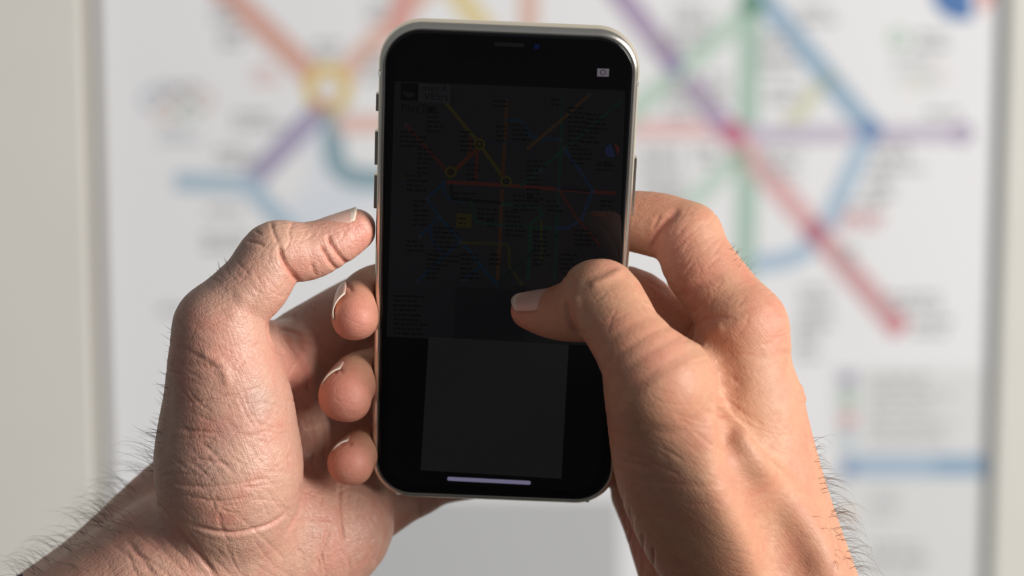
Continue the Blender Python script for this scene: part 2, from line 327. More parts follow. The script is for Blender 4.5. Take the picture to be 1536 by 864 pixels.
def skin_material(name, base, red, pale, sc, lines, bump, rough):
    m = mat(name, base, 0.46, spec=0.45); nt = m.node_tree; b = nt.nodes['Principled BSDF']; L = nt.links.new; N = nt.nodes.new
    b.inputs['Subsurface Weight'].default_value = 0.14; b.inputs['Subsurface Radius'].default_value = (1.0, 0.36, 0.2); b.inputs['Subsurface Scale'].default_value = 0.0035
    at = N('ShaderNodeAttribute'); at.attribute_name = 'tint'; sep = N('ShaderNodeSeparateColor'); L(at.outputs['Color'], sep.inputs[0])
    tc = N('ShaderNodeTexCoord')
    def noise(scale, det=4, dist=0.0):
        n = N('ShaderNodeTexNoise'); n.inputs['Scale'].default_value = scale; n.inputs['Detail'].default_value = det; n.inputs['Distortion'].default_value = dist; L(tc.outputs['Object'], n.inputs['Vector']); return n
    def mix(f, a, bcol):
        x = N('ShaderNodeMix'); x.data_type = 'RGBA'
        if isinstance(f, float): x.inputs['Factor'].default_value = f
        else: L(f, x.inputs['Factor'])
        for s, q in (('A', a), ('B', bcol)):
            if isinstance(q, tuple): x.inputs[s].default_value = (*q, 1)
            else: L(q, x.inputs[s])
        return x.outputs['Result']
    def math_(op, a, c, clamp=False):
        x = N('ShaderNodeMath'); x.operation = op; x.use_clamp = clamp
        for i, q in enumerate((a, c)):
            if isinstance(q, (int, float)): x.inputs[i].default_value = q
            else: L(q, x.inputs[i])
        return x.outputs[0]
    n1 = noise(70, 5, 0.4); n2 = noise(420, 4); n3 = noise(160, 3, 0.6)
    r1 = math_('MULTIPLY', math_('SUBTRACT', n1.outputs['Fac'], 0.42, True), 2.4, True)
    c = mix(r1, base, red); c = mix(math_('MULTIPLY', math_('SUBTRACT', n3.outputs['Fac'], 0.5, True), 1.6, True), c, pale)
    c = mix(math_('MULTIPLY', sep.outputs[0], 0.75, True), c, (0.66, 0.25, 0.19))
    c = mix(math_('MULTIPLY', sep.outputs[1], 0.7, True), c, pale)
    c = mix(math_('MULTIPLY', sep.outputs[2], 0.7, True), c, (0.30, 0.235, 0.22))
    c = mix(math_('MULTIPLY', math_('SUBTRACT', n2.outputs['Fac'], 0.5, True), 0.9, True), c, tuple(np.array(red) * 0.75))
    L(c, b.inputs['Base Color'])
    # fine skin lines: crossing furrows and pores
    def furrow(ang, scale, stretch, depth=0.09):
        mp = N('ShaderNodeMapping'); mp.vector_type = 'TEXTURE'; mp.inputs['Rotation'].default_value = (0.25, ang, 0.2); mp.inputs['Scale'].default_value = (stretch, 1, 1); L(tc.outputs['Object'], mp.inputs['Vector'])
        v = N('ShaderNodeTexNoise'); v.inputs['Scale'].default_value = scale; v.inputs['Detail'].default_value = 2; v.inputs['Distortion'].default_value = 0.3; L(mp.outputs[0], v.inputs['Vector'])
        return math_('MINIMUM', math_('ABSOLUTE', math_('SUBTRACT', v.outputs['Fac'], 0.5), 0.0), depth)
    h = math_('ADD', furrow(lines[0], sc, 5), furrow(lines[1], sc * 0.8, 6)); h = math_('ADD', h, math_('MULTIPLY', furrow(lines[2], sc * 0.3, 5), 1.5))
    h = math_('ADD', h, math_('MULTIPLY', noise(2600, 3).outputs['Fac'], 0.05)); h = math_('ADD', h, math_('MULTIPLY', noise(260, 4).outputs['Fac'], 0.12))
    bp = N('ShaderNodeBump'); bp.inputs['Strength'].default_value = bump; bp.inputs['Distance'].default_value = 0.0012; L(h, bp.inputs['Height']); L(bp.outputs['Normal'], b.inputs['Normal'])
    L(math_('ADD', math_('MULTIPLY', n2.outputs['Fac'], 0.2), rough), b.inputs['Roughness'])
    return m
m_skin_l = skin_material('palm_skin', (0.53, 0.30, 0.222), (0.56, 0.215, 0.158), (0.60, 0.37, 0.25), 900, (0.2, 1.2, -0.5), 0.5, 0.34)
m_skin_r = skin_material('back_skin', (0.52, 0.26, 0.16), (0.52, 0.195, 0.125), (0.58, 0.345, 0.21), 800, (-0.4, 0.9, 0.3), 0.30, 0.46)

Z3 = (0, 0, 1)
LEFT = [
    # forearm and wrist
    ([(420, 790, -26, 100), (330, 830, -22, 125), (230, 900, -20, 136), (60, 1040, -20, 150), (-90, 1165, -20, 158)], 4),
    ([(305, 735, -44, 82), (262, 790, -42, 95), (160, 895, -36, 104), (20, 1010, -32, 120)], 6),
    # palm: metacarpals under the skin
    ([(420, 790, -44, 88), (520, 610, -50, 84), (600, 530, -54, 62)], 8),
    ([(450, 800, -46, 88), (560, 690, -54, 76), (640, 630, -58, 58)], 8),
    ([(410, 800, -40, 90), (440, 640, -40, 80), (468, 520, -36, 55)], 8),
    # heel of the palm
    ([(400, 850, -32, 105), (470, 820, -32, 90), (515, 787, -34, 76), (515, 745, -40, 60)], 7),
    # thumb
    ([(350, 790, -14, 96), (345, 745, -6, 106), (343, 700, -2, 112), (342, 655, 0, 106), (342, 605, 3, 97), (335, 551, 7, 84), (328, 492, 10, 69)], 5),
    ([(330, 500, 10, 66), (353, 456, 11, 55), (383, 425, 11, 53), (410, 383, 10, 50), (432, 378, 9, 46)], 2.5),
    ([(420, 379, 9, 45), (460, 377, 7, 44), (500, 363, 5, 38), (531, 346, 3, 32), (535, 343, 3, 28)], 1.2),
    # web and index going behind the phone
    ([(375, 540, -6, 48), (424, 556, -18, 42), (440, 590, -24, 40), (450, 640, -30, 44)], 3),
    ([(400, 520, -14, 40), (450, 525, -30, 46), (500, 520, -40, 40)], 4),
    ([(415, 545, -30, 56), (470, 500, -34, 48), (560, 448, -42, 44), (680, 405, -45, 40), (760, 390, -45, 34)], 3),
    # middle and ring finger behind the phone
    ([(590, 540, -56, 52), (700, 490, -58, 42), (800, 470, -56, 38), (850, 465, -54, 32)], 3),
    ([(630, 640, -60, 48), (740, 600, -60, 40), (830, 585, -58, 34)], 3),
    # little finger
    ([(556, 772, -48, 46), (598, 746, -50, 43), (628, 736, -52, 38), (664, 724, -55, 32), (730, 716, -60, 29), (790, 706, -64, 26)], 1.6),
]
LC = [([(449, 424), (436, 408), (424, 388), (419, 370)], 3.2, 1.3), ([(370, 362), (384, 364), (398, 370)], 2, 0.5), ([(407, 332), (410, 348), (418, 366)], 2, 0.45), ([(440, 333), (434, 346), (436, 360)], 1.8, 0.3), ([(382, 345), (392, 352)], 2, 0.4),
      ([(528, 402), (512, 388), (496, 366), (492, 352)], 3.5, 0.9), ([(506, 405), (494, 392), (480, 366)], 3.0, 0.8), ([(474, 415), (466, 395)], 3, 0.35),
      ([(402, 484), (405, 505), (412, 522), (428, 532)], 3, 0.9), ([(424, 500), (446, 526), (460, 556), (466, 596)], 4, 0.9), ([(418, 492), (450, 502), (474, 520)], 3, 0.6), ([(440, 470), (447, 490)], 3, 0.5),
      ([(268, 606), (320, 600), (362, 590), (396, 578)], 2.2, 0.35), ([(262, 640), (320, 650), (360, 640)], 2.2, 0.3), ([(280, 560), (320, 552), (360, 556)], 2, 0.25), ([(262, 726), (310, 730), (360, 726), (402, 716)], 2.2, 0.4), ([(272, 742), (330, 752), (380, 744)], 2, 0.3),
      ([(280, 786), (316, 796), (350, 800), (384, 794), (412, 784), (434, 764)], 3.2, 0.8), ([(232, 752), (262, 786), (292, 826), (326, 866)], 3.5, 0.7), ([(250, 700), (300, 690), (352, 700)], 2.5, 0.3), ([(300, 660), (330, 690), (352, 712)], 2.2, 0.3),
      ([(510, 724), (509, 756), (512, 790), (516, 812)], 3, 0.6), ([(436, 783), (470, 778), (500, 779)], 2.4, 0.5), ([(452, 724), (454, 748), (448, 772), (430, 800)], 3, 0.7), ([(474, 852), (486, 820), (494, 790)], 4, 0.5), ([(560, 848), (574, 820), (576, 790)], 3, 0.4), ([(544, 850), (556, 826), (560, 800)], 3, 0.35),
      ([(628, 776), (630, 760), (628, 745)], 2, 0.5), ([(240, 800), (290, 850)], 3, 0.3), ([(190, 810), (230, 860)], 4, 0.4), ([(478, 600), (490, 650), (486, 700)], 3, 0.6), ([(520, 520), (500, 560), (496, 600)], 4, 0.5), ([(460, 610), (472, 660), (470, 700)], 2.5, 0.4),
      ([(300, 530), (330, 545), (345, 580)], 8, -0.5), ([(345, 480), (372, 440)], 14, -0.5), ([(256, 560), (252, 620), (246, 690)], 6, 0.2)]
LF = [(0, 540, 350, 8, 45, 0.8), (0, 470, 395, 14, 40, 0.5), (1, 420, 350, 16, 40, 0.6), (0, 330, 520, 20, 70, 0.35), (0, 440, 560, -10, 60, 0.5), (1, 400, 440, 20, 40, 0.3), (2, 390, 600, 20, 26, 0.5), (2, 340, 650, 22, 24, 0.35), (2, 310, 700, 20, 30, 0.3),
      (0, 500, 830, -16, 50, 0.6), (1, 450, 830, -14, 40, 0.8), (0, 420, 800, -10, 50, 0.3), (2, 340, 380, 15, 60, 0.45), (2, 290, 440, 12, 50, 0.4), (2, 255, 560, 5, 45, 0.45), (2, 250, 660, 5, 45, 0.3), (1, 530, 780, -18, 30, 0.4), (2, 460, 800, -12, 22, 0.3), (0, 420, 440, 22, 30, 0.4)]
RIGHT = [
    # radial palm / index metacarpal, wrist and forearm
    ([(1115, 492, 0, 67), (1114, 560, -2, 76), (1118, 605, -3, 87), (1118, 645, -5, 96), (1125, 705, -7, 104), (1140, 770, -8, 108), (1160, 850, -9, 115), (1190, 960, -9, 125), (1220, 1080, -9, 135)], 4),
    ([(1102, 525, -22, 64), (1125, 680, -28, 88), (1158, 850, -26, 100), (1200, 1040, -22, 120)], 8),
    ([(1072, 585, -42, 60), (1080, 720, -46, 78), (1130, 860, -40, 90), (1180, 1000, -30, 105)], 8),
    ([(1040, 655, -56, 54), (1020, 760, -54, 66), (1060, 880, -44, 80), (1130, 1010, -34, 90)], 8),
    ([(966, 738, -42, 50), (990, 776, -38, 58), (1012, 832, -34, 62), (1034, 892, -30, 66), (1070, 980, -28, 74)], 7),
    # thumb
    ([(1135, 925, -22, 92), (1092, 845, -12, 96), (1052, 772, 0, 102), (1022, 702, 12, 100), (1002, 640, 22, 90), (986, 578, 31, 80)], 3.5),
    ([(1130, 850, -2, 70), (1102, 790, 12, 74), (1076, 722, 25, 72), (1038, 655, 32, 62), (1006, 590, 33, 62)], 10),
    ([(992, 580, 38, 76), (942, 507, 34, 58), (902, 447, 25, 59), (882, 462, 21, 50)], 2.5),
    ([(890, 458, 22, 50), (862, 466, 17, 47), (828, 470, 10, 38), (796, 467, 5.5, 28), (792, 466, 5, 25)], 1.6),
    # web between thumb and index
    ([(1020, 590, 18, 56), (1060, 565, 2, 54), (1095, 545, -4, 58)], 4),
    # index
    ([(1112, 490, 0, 66), (1086, 447, -2, 57), (1052, 402, -4, 56), (1031, 356, -6, 51)], 2.5),
    ([(1034, 354, -6, 50), (988, 338, -10, 49), (930, 330, -13, 44), (870, 330, -16, 38), (845, 330, -17, 32)], 1.8),
    # middle
    ([(1100, 530, -26, 62), (1042, 508, -26, 52), (986, 474, -24, 46), (940, 442, -21, 43), (800, 420, -18, 40), (660, 418, -17, 37), (600, 424, -17, 34)], 2.5),
    ([(600, 424, -17, 34), (562, 430, -14, 33), (542, 446, -8, 35), (533, 468, -1, 34), (532, 477, 1, 33)], 1.5),
    ([(527, 479, 0, 26), (541, 481, 0, 24)], 2),
    # ring
    ([(1075, 590, -44, 58), (960, 600, -38, 46), (800, 570, -29, 41), (660, 550, -25, 37), (595, 548, -23, 35)], 2.5),
    ([(595, 548, -23, 35), (556, 557, -19, 34), (536, 566, -14, 37), (519, 588, -6, 39), (518, 594, -4, 38)], 1.5),
    ([(511, 597, -5, 30), (527, 603, -5, 27)], 2),
    # little
    ([(1040, 660, -56, 50), (900, 690, -46, 40), (720, 664, -36, 35), (625, 660, -32, 32)], 2.5),
    ([(625, 660, -32, 32), (575, 664, -27, 30), (544, 674, -21, 31), (527, 690, -13, 33), (526, 694, -12, 32)], 1.5),
    ([(520, 697, -12, 26), (534, 702, -13, 23)], 2),
]
RR = [([(1068, 536, 10), (1084, 572, 20), (1096, 614, 20), (1104, 650, 12)], 7, 0.35, True),
      ([(1096, 660, 10), (1112, 694, 20), (1138, 742, 26), (1168, 800, 28), (1190, 860, 26)], 9, 0.42, True),
      ([(1112, 660, 6), (1136, 690, 11), (1160, 720, 14), (1190, 758, 15), (1220, 804, 15), (1246, 860, 15)], 6, -0.40, False)]
RC = [([(848, 452), (852, 472), (860, 492), (872, 504)], 4, 1.0), ([(862, 440), (868, 470), (878, 498)], 6, -0.6), ([(884, 428), (906, 420), (936, 404)], 6, -0.5), ([(842, 408), (856, 420), (862, 444)], 4, 0.4),
      ([(1018, 313), (998, 336), (988, 358), (984, 388)], 6, 1.0), ([(1004, 326), (986, 350), (976, 378)], 4, 0.6), ([(990, 322), (978, 344)], 2.5, 0.35), ([(1014, 452), (1034, 436), (1056, 422), (1086, 414)], 8, 0.5),
      ([(1028, 502), (1046, 486), (1066, 478), (1092, 474)], 5, 0.6), ([(1046, 520), (1062, 500), (1086, 490)], 8, -0.5),
      
      ([(960, 640), (1000, 650), (1040, 650)], 8, 0.25), ([(930, 690), (970, 700), (1010, 696)], 5, 0.25),
      ([(1204, 575), (1206, 590), (1204, 604)], 6, -0.6), ([(1170, 470), (1180, 500), (1180, 530)], 8, -0.5), ([(935, 770), (940, 800)], 2, 0.6), ([(944, 760), (946, 790), (944, 820)], 2, 0.5), ([(950, 770), (948, 800), (956, 840)], 2, 0.5), ([(964, 800), (964, 830), (964, 864)], 2.4, 0.6), ([(980, 820), (980, 850), (982, 870)], 2.4, 0.6), ([(934, 740), (932, 760), (934, 776)], 2.4, 0.6),
      ([(512, 432), (522, 428), (528, 438)], 3, 0.5), ([(500, 560), (508, 552), (514, 560)], 3, 0.5), ([(508, 668), (520, 662), (528, 668)], 3, 0.5)]
def scatter(seed, n, x0, x1, y0, y1, a, da, l0, l1, w, d0, d1):
    q = random.Random(seed); out = []
    for _ in range(n):
        x = q.uniform(x0, x1); y = q.uniform(y0, y1); t = a + q.gauss(0, da); L = q.uniform(l0, l1) / 2; b = q.uniform(-0.2, 0.2) * L; c, s_ = math.cos(t), math.sin(t)
        out.append(([(x - c * L, y - s_ * L), (x + s_ * b, y - c * b), (x + c * L, y + s_ * L)], w, q.uniform(d0, d1)))
    return out
LC += scatter(1, 46, 268, 425, 520, 770, 0.15, 0.35, 26, 80, 1.7, 0.10, 0.26) + scatter(2, 24, 275, 430, 600, 770, 0.9, 0.25, 24, 60, 1.7, 0.08, 0.2) + scatter(3, 26, 440, 575, 735, 860, 1.45, 0.3, 24, 60, 1.8, 0.08, 0.2) + scatter(4, 14, 440, 520, 730, 800, 0.1, 0.5, 20, 46, 1.6, 0.1, 0.2)
LC += scatter(5, 22, 200, 420, 780, 870, 0.75, 0.25, 40, 100, 2.2, 0.1, 0.25) + scatter(6, 20, 390, 520, 350, 400, -0.9, 0.25, 14, 34, 1.5, 0.08, 0.18) + scatter(7, 16, 310, 420, 400, 480, 0.9, 0.3, 16, 44, 1.6, 0.08, 0.2) + scatter(8, 20, 415, 500, 480, 700, 1.1, 0.4, 20, 60, 1.8, 0.12, 0.3)
RC += scatter(9, 30, 1020, 1180, 430, 560, -0.35, 0.3, 20, 60, 2.0, 0.06, 0.16) + scatter(10, 30, 985, 1080, 310, 430, -0.75, 0.2, 16, 46, 1.7, 0.06, 0.16) + scatter(11, 26, 1070, 1130, 560, 640, 0.35, 0.25, 18, 44, 2.2, 0.10, 0.22) + scatter(12, 20, 940, 1080, 620, 780, 0.1, 0.25, 40, 90, 3, 0.06, 0.16)
RC += scatter(13, 10, 840, 930, 400, 500, -0.6, 0.5, 18, 40, 2, 0.06, 0.16) + scatter(14, 20, 1120, 1240, 600, 850, -0.4, 0.4, 16, 44, 2, 0.05, 0.13) + scatter(15, 12, 955, 1010, 425, 470, 0.7, 0.2, 16, 30, 2, 0.08, 0.2)
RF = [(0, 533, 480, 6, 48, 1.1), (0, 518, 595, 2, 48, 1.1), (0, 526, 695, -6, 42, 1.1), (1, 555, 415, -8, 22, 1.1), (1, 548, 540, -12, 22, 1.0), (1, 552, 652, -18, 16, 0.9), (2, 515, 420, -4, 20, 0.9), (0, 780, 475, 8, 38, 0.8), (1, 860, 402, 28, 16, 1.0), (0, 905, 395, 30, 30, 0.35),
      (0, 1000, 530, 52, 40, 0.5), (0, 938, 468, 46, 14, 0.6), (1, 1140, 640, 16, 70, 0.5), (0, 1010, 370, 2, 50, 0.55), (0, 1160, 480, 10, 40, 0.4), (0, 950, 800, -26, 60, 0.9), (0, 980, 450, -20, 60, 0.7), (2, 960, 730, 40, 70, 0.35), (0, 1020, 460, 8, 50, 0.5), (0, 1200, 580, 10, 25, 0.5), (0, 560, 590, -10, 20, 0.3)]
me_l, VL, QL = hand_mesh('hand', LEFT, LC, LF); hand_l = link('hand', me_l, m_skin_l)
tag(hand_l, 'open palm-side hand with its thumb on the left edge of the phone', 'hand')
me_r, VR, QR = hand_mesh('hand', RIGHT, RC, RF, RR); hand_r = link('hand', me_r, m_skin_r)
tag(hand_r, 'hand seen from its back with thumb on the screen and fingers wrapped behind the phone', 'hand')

# ------------------------------------------------------------------ fingernails
m_nail = mat('nail', (0.60, 0.37, 0.30), 0.28, spec=0.5); m_tip = mat('nail_edge', (0.62, 0.51, 0.42), 0.4)
m_nail.node_tree.nodes['Principled BSDF'].inputs['Subsurface Weight'].default_value = 0.2; m_nail.node_tree.nodes['Principled BSDF'].inputs['Subsurface Scale'].default_value = 0.002
def nail(parent, A, B, nrm, arc, lift=0.25, lun=0.92, over=1.0):
    a = P(*A[:3]); b = P(*B[:3]); ra = A[3] * (D0 - A[2]) / F; rb = B[3] * (D0 - B[2]) / F; ax = (b - a) / np.linalg.norm(b - a)
    n = np.array(nrm, float); n -= ax * (n @ ax); n /= np.linalg.norm(n); s = np.cross(ax, n); nu, nv = 14, 16; v = []
    for lay in (0, 1):
        for i in range(nu + 1):
            t = i / nu
            for j in range(nv + 1):
                w = j / nv * 2 - 1; tip = 1 - 0.20 * w * w; base = 0.13 * w * w; u = base + (tip - base) * t
                ang = w * arc * (0.90 + 0.10 * math.sin(min(1, t * 1.6) * math.pi / 2)); rr = ra + (rb - ra) * u + lift * (1 - 0.75 * w ** 4) * (0.35 + 0.65 * min(1, 3 * t)) - lay * 0.5
                c = a + (b - a) * u; v.append(c + (n * math.cos(ang) + s * math.sin(ang)) * rr)
    k = (nu + 1) * (nv + 1); f = []; e = []
    idx = lambda l, i, j: l * k + i * (nv + 1) + j
    for i in range(nu):
        for j in range(nv):
            f.append((idx(0, i, j), idx(0, i + 1, j), idx(0, i + 1, j + 1), idx(0, i, j + 1))); f.append((idx(1, i, j), idx(1, i, j + 1), idx(1, i + 1, j + 1), idx(1, i + 1, j)))
    for j in range(nv): f.append((idx(0, nu, j), idx(1, nu, j), idx(1, nu, j + 1), idx(0, nu, j + 1))); f.append((idx(0, 0, j), idx(0, 0, j + 1), idx(1, 0, j + 1), idx(1, 0, j)))
    for i in range(nu): f.append((idx(0, i, 0), idx(1, i, 0), idx(1, i + 1, 0), idx(0, i + 1, 0))); f.append((idx(0, i, nv), idx(0, i + 1, nv), idx(1, i + 1, nv), idx(1, i, nv)))
    me = mesh('fingernail', W(np.array(v)), f); me.materials.append(m_nail); me.materials.append(m_tip); o = link('fingernail', me, None, parent)
    ctr = np.array([[0.0]] * 0)
    for p in me.polygons:
        rows = [(x % k) // (nv + 1) for x in p.vertices]
        if min(rows) >= int(nu * lun): p.material_index = 1
    return o
nail(hand_l, (487, 366, 5, 38), (546, 336, 3, 27.5), (-0.35, 0.92, 0.22), 1.0)
nail(hand_r, (836, 469, 12, 39), (777, 466, 4, 25), (-0.1, 0.80, 0.62), 0.95)
nail(hand_r, (538, 446, -8, 34), (531, 472, 6, 32), (-0.97, 0.2, 0.0), 0.9, 0.34)
nail(hand_r, (534, 568, -14, 36), (518, 590, -1, 36), (-0.84, 0.55, -0.1), 0.75, 0.55)
nail(hand_r, (541, 676, -20, 30), (526, 692, -9, 30), (-0.8, 0.62, -0.1), 0.7, 0.5)

# ------------------------------------------------------------------ hair on the arms
m_hair = mat('hair', (0.05, 0.03, 0.02), 0.5); m_hair2 = mat('hair_brown', (0.16, 0.085, 0.045), 0.5)
def hairs(parent, V, Q, spec, m, seed, rad=0.07):
    rg = np.random.default_rng(seed); N = normals(V, Q); p = proj(V); vv = []; ff = []
    for pts, width, count, l0, l1, d1, d2 in spec:
        d, _ = seg_dist(p, pts); k = np.nonzero((d < width) & (np.abs(N[:, 2]) < 0.75))[0]
        if len(k) == 0: continue
        for i in rg.choice(k, count):
            L = rg.uniform(l0, l1) * (D0 / F); q = V[i] - N[i] * 0.3; dir0 = N[i] * 0.8 + np.array(d1) + rg.normal(0, 0.28, 3); dir0 /= np.linalg.norm(dir0); dir1 = np.array(d2) + rg.normal(0, 0.35, 3); dir1 /= np.linalg.norm(dir1)
            n = 7; base = len(vv)
            for s in range(n + 1):
                t = s / n; dd = dir0 * (1 - t) + dir1 * t; dd /= np.linalg.norm(dd); u = np.cross(dd, (0.3, 0.5, 0.8)); u /= np.linalg.norm(u); w = np.cross(dd, u); r = rad * (1.05 - t)
                for a in (0, 2.094, 4.189): vv.append(q + (u * math.cos(a) + w * math.sin(a)) * r)
                q = q + dd * L / n
            for s in range(n):
                for a in range(3): b = (a + 1) % 3; ff.append((base + s * 3 + a, base + s * 3 + b, base + s * 3 + 3 + b, base + s * 3 + 3 + a))
    o = link('arm_hair', mesh('arm_hair', W(np.array(vv)), ff), m, parent); o['kind'] = 'stuff'; return o
hairs(hand_l, VL, QL, [([(228, 690), (190, 740), (150, 775)], 14, 62, 35, 90, (-0.6, 0.5, 0.2), (-0.9, -0.5, 0.0)), ([(150, 775), (100, 815), (40, 870)], 16, 62, 35, 85, (-0.5, 0.5, 0.2), (-0.9, -0.6, 0.0)), ([(180, 790), (120, 850)], 30, 60, 30, 60, (-0.6, 0.2, 0.4), (-0.9, -0.5, 0.1)),
                       ([(256, 500), (250, 580), (236, 660)], 7, 40, 8, 26, (-0.6, 0.5, 0.0), (-0.6, 0.5, 0.0)), ([(235, 650), (228, 690)], 8, 22, 20, 50, (-0.6, 0.5, 0), (-0.8, 0.2, 0)), ([(340, 395), (320, 412)], 6, 10, 8, 18, (-0.2, 0.9, 0), (0.1, 0.9, 0))], m_hair, 3)
hairs(hand_r, VR, QR, [([(1222, 665), (1238, 730)], 9, 40, 15, 45, (0.5, 0.2, 0), (0.6, -0.7, 0)), ([(1236, 720), (1256, 790), (1284, 868)], 10, 90, 30, 75, (0.5, 0.0, 0.1), (0.25, -0.95, 0.1)), ([(1098, 372), (1122, 412)], 8, 26, 8, 22, (0.3, 0.6, 0.2), (0.6, 0.3, 0.2)), ([(1190, 780), (1240, 860)], 30, 60, 14, 30, (0.2, -0.3, 0.3), (0.2, -0.9, 0.2))], m_hair2, 8)

# ------------------------------------------------------------------ sleeves
m_navy = noisy(mat('navy_cloth', (0.012, 0.015, 0.035), 0.85), 300, 0.3, 0.5, 1800)
def cuff(parent, A, B):
    a = P(*A[:3]); b = P(*B[:3]); ra = A[3] * D0 / F; rb = B[3] * D0 / F; ax = (b - a) / np.linalg.norm(b - a); u = np.cross(ax, (0, 0, 1)); u /= np.linalg.norm(u); w = np.cross(ax, u); v = []; f = []; n = 48
    prof = [(0.06, -2.6), (0.0, -2.0), (-0.015, -0.8), (0.0, 0.3), (0.05, 0.6), (0.15, 0.35), (0.18, 0.9), (0.5, 1.6), (1.0, 1.0)]
    for t, o in prof:
        for i in range(n):
            an = 2 * math.pi * i / n; r = ra + (rb - ra) * max(t, 0) + o + 0.5 * math.sin(3 * an + 5 * t); v.append(a + (b - a) * t + (u * math.cos(an) + w * math.sin(an)) * r)
    for k in range(len(prof) - 1):
        for i in range(n): j = (i + 1) % n; f.append((k * n + i, k * n + j, k * n + n + j, k * n + n + i))
    return link('sleeve', mesh('sleeve', W(np.array(v)), f), m_navy, parent)
cuff(hand_l, (128, 980, -24, 158), (-110, 1180, -24, 178)); cuff(hand_r, (1150, 892, -18, 132), (1215, 1120, -18, 158))

# ------------------------------------------------------------------ the phone
phone = empty('smartphone', W(pc - ey * PH / 2)); tag(phone, 'black-screened smartphone with silver frame held upright between two hands', 'phone')
RP = R3 @ np.stack([ex, ey, ez], 1)
mw = Matrix.Identity(4)
for i in range(3):
    for j in range(3): mw[i][j] = RP[i, j]
mw.translation = Vector(W(pc)); phone.matrix_world = mw
def L2(v): return [(x / 1000, y / 1000, z / 1000) for x, y, z in v]
def rrect(w, h, r, n=14):
    o = []
    for cxn, cyn, a0 in ((1, 1, 0), (-1, 1, 90), (-1, -1, 180), (1, -1, 270)):
        for i in range(n + 1): a = math.radians(a0 + 90 * i / n); o.append((cxn * (w / 2 - r) + r * math.cos(a), cyn * (h / 2 - r) + r * math.sin(a)))
    return o
def loft(name, prof, m, parent, cap0=True, cap1=True):
    v = []; f = []
    for ins, z in prof: v += [(x, y, z) for x, y in rrect(PW - 2 * ins, PH - 2 * ins, PRAD - ins)]
    n = len(v) // len(prof)
    for k in range(len(prof) - 1):
        for i in range(n): j = (i + 1) % n; f.append((k * n + i, k * n + j, k * n + n + j, k * n + n + i))
    if cap0: f.append(tuple(range(n))[::-1])
    if cap1: f.append(tuple(range(len(v) - n, len(v))))
    return link(name, mesh(name, L2(v), f), m, parent)
m_alu = mat('silver_aluminium', (0.74, 0.68, 0.60), 0.27, 1.0); m_glass = mat('black_glass', (0.0025, 0.0025, 0.003), 0.03, spec=0.28); m_band = mat('antenna_band', (0.55, 0.54, 0.50), 0.5); m_back = mat('white_back_glass', (0.7, 0.7, 0.68), 0.1); m_gap = mat('black_gasket', (0.01, 0.01, 0.01), 0.5)
frame = loft('frame', [(2.2, -3.9), (1.5, -4.05), (0.75, -3.7), (0.25, -2.9), (0.04, -1.8), (0, -0.6), (0, 0.6), (0.04, 1.8), (0.25, 2.7), (0.7, 3.4), (1.3, 3.85), (1.75, 3.95), (1.95, 3.9), (2.6, 3.6)], m_alu, phone)
loft('screen_gasket', [(1.95, 3.6), (1.95, 3.96), (2.3, 3.98)], m_gap, phone)
loft('cover_glass', [(2.15, 3.6), (2.15, 3.98), (2.28, 4.12), (2.55, 4.22), (3.0, 4.25)], m_glass, phone)
loft('back_glass', [(2.5, -4.25), (1.8, -4.2), (1.5, -3.9), (1.5, -3.7)], m_back, phone)
def pbox(name, x0, x1, y0, y1, z0, z1, m, parent, bev=0.0003):
    v, f = box(x0, x1, y0, y1, z0, z1); o = link(name, mesh(name, L2(v), f), m, parent, smooth=False); b = o.modifiers.new('bevel', 'BEVEL'); b.width = bev; b.segments = 3; return o
hx, hy = PW / 2, PH / 2
# side keys: small switch and two volume keys on the left, long key on the right
pbox('mute_switch', -hx - 0.75, -hx + 0.3, hy - 27.6, hy - 22.2, -1.3, 1.3, m_alu, phone)
pbox('volume_button', -hx - 0.85, -hx + 0.3, hy - 44.0, hy - 33.6, -1.3, 1.3, m_alu, phone); pbox('volume_button', -hx - 0.85, -hx + 0.3, hy - 57.5, hy - 47.0, -1.3, 1.3, m_alu, phone)
pbox('side_button', hx - 0.3, hx + 0.75, hy - 56.5, hy - 38.5, -1.3, 1.3, m_alu, phone)
def band(x, y, w, h): pbox('antenna_band', x - w / 2, x + w / 2, y - h / 2, y + h / 2, -3.2, 3.45, m_band, phone, 0.0001)
for s in (-1, 1): band(s * (hx - 0.33), hy - 15.6, 0.8, 1.3); band(s * (hx - 0.33), -hy + 15.6, 0.8, 1.3)
v, f = box(-0.75, 0.75, -0.4, 0.4, -3.2, 3.45); band(-hx + 8.6, -hy + 1.34, 1.2, 0.8); band(hx - 8.6, -hy + 1.34, 1.2, 0.8)
cb = pbox('camera_bump', -hx + 6, -hx + 26, hy - 38, hy - 8, -5.6, -4.2, m_back, phone, 0.004)
for dy in (-14.5, -31): v, f = ring2((0, 0), 3.5, 5.0); link('camera_lens', mesh('camera_lens', L2([(-hx + 16 + x, hy + dy + y, -6.0) for x, y in disc2((0, 0), 5.0)[0]]), [tuple(range(28))[::-1]]), m_glass, cb)
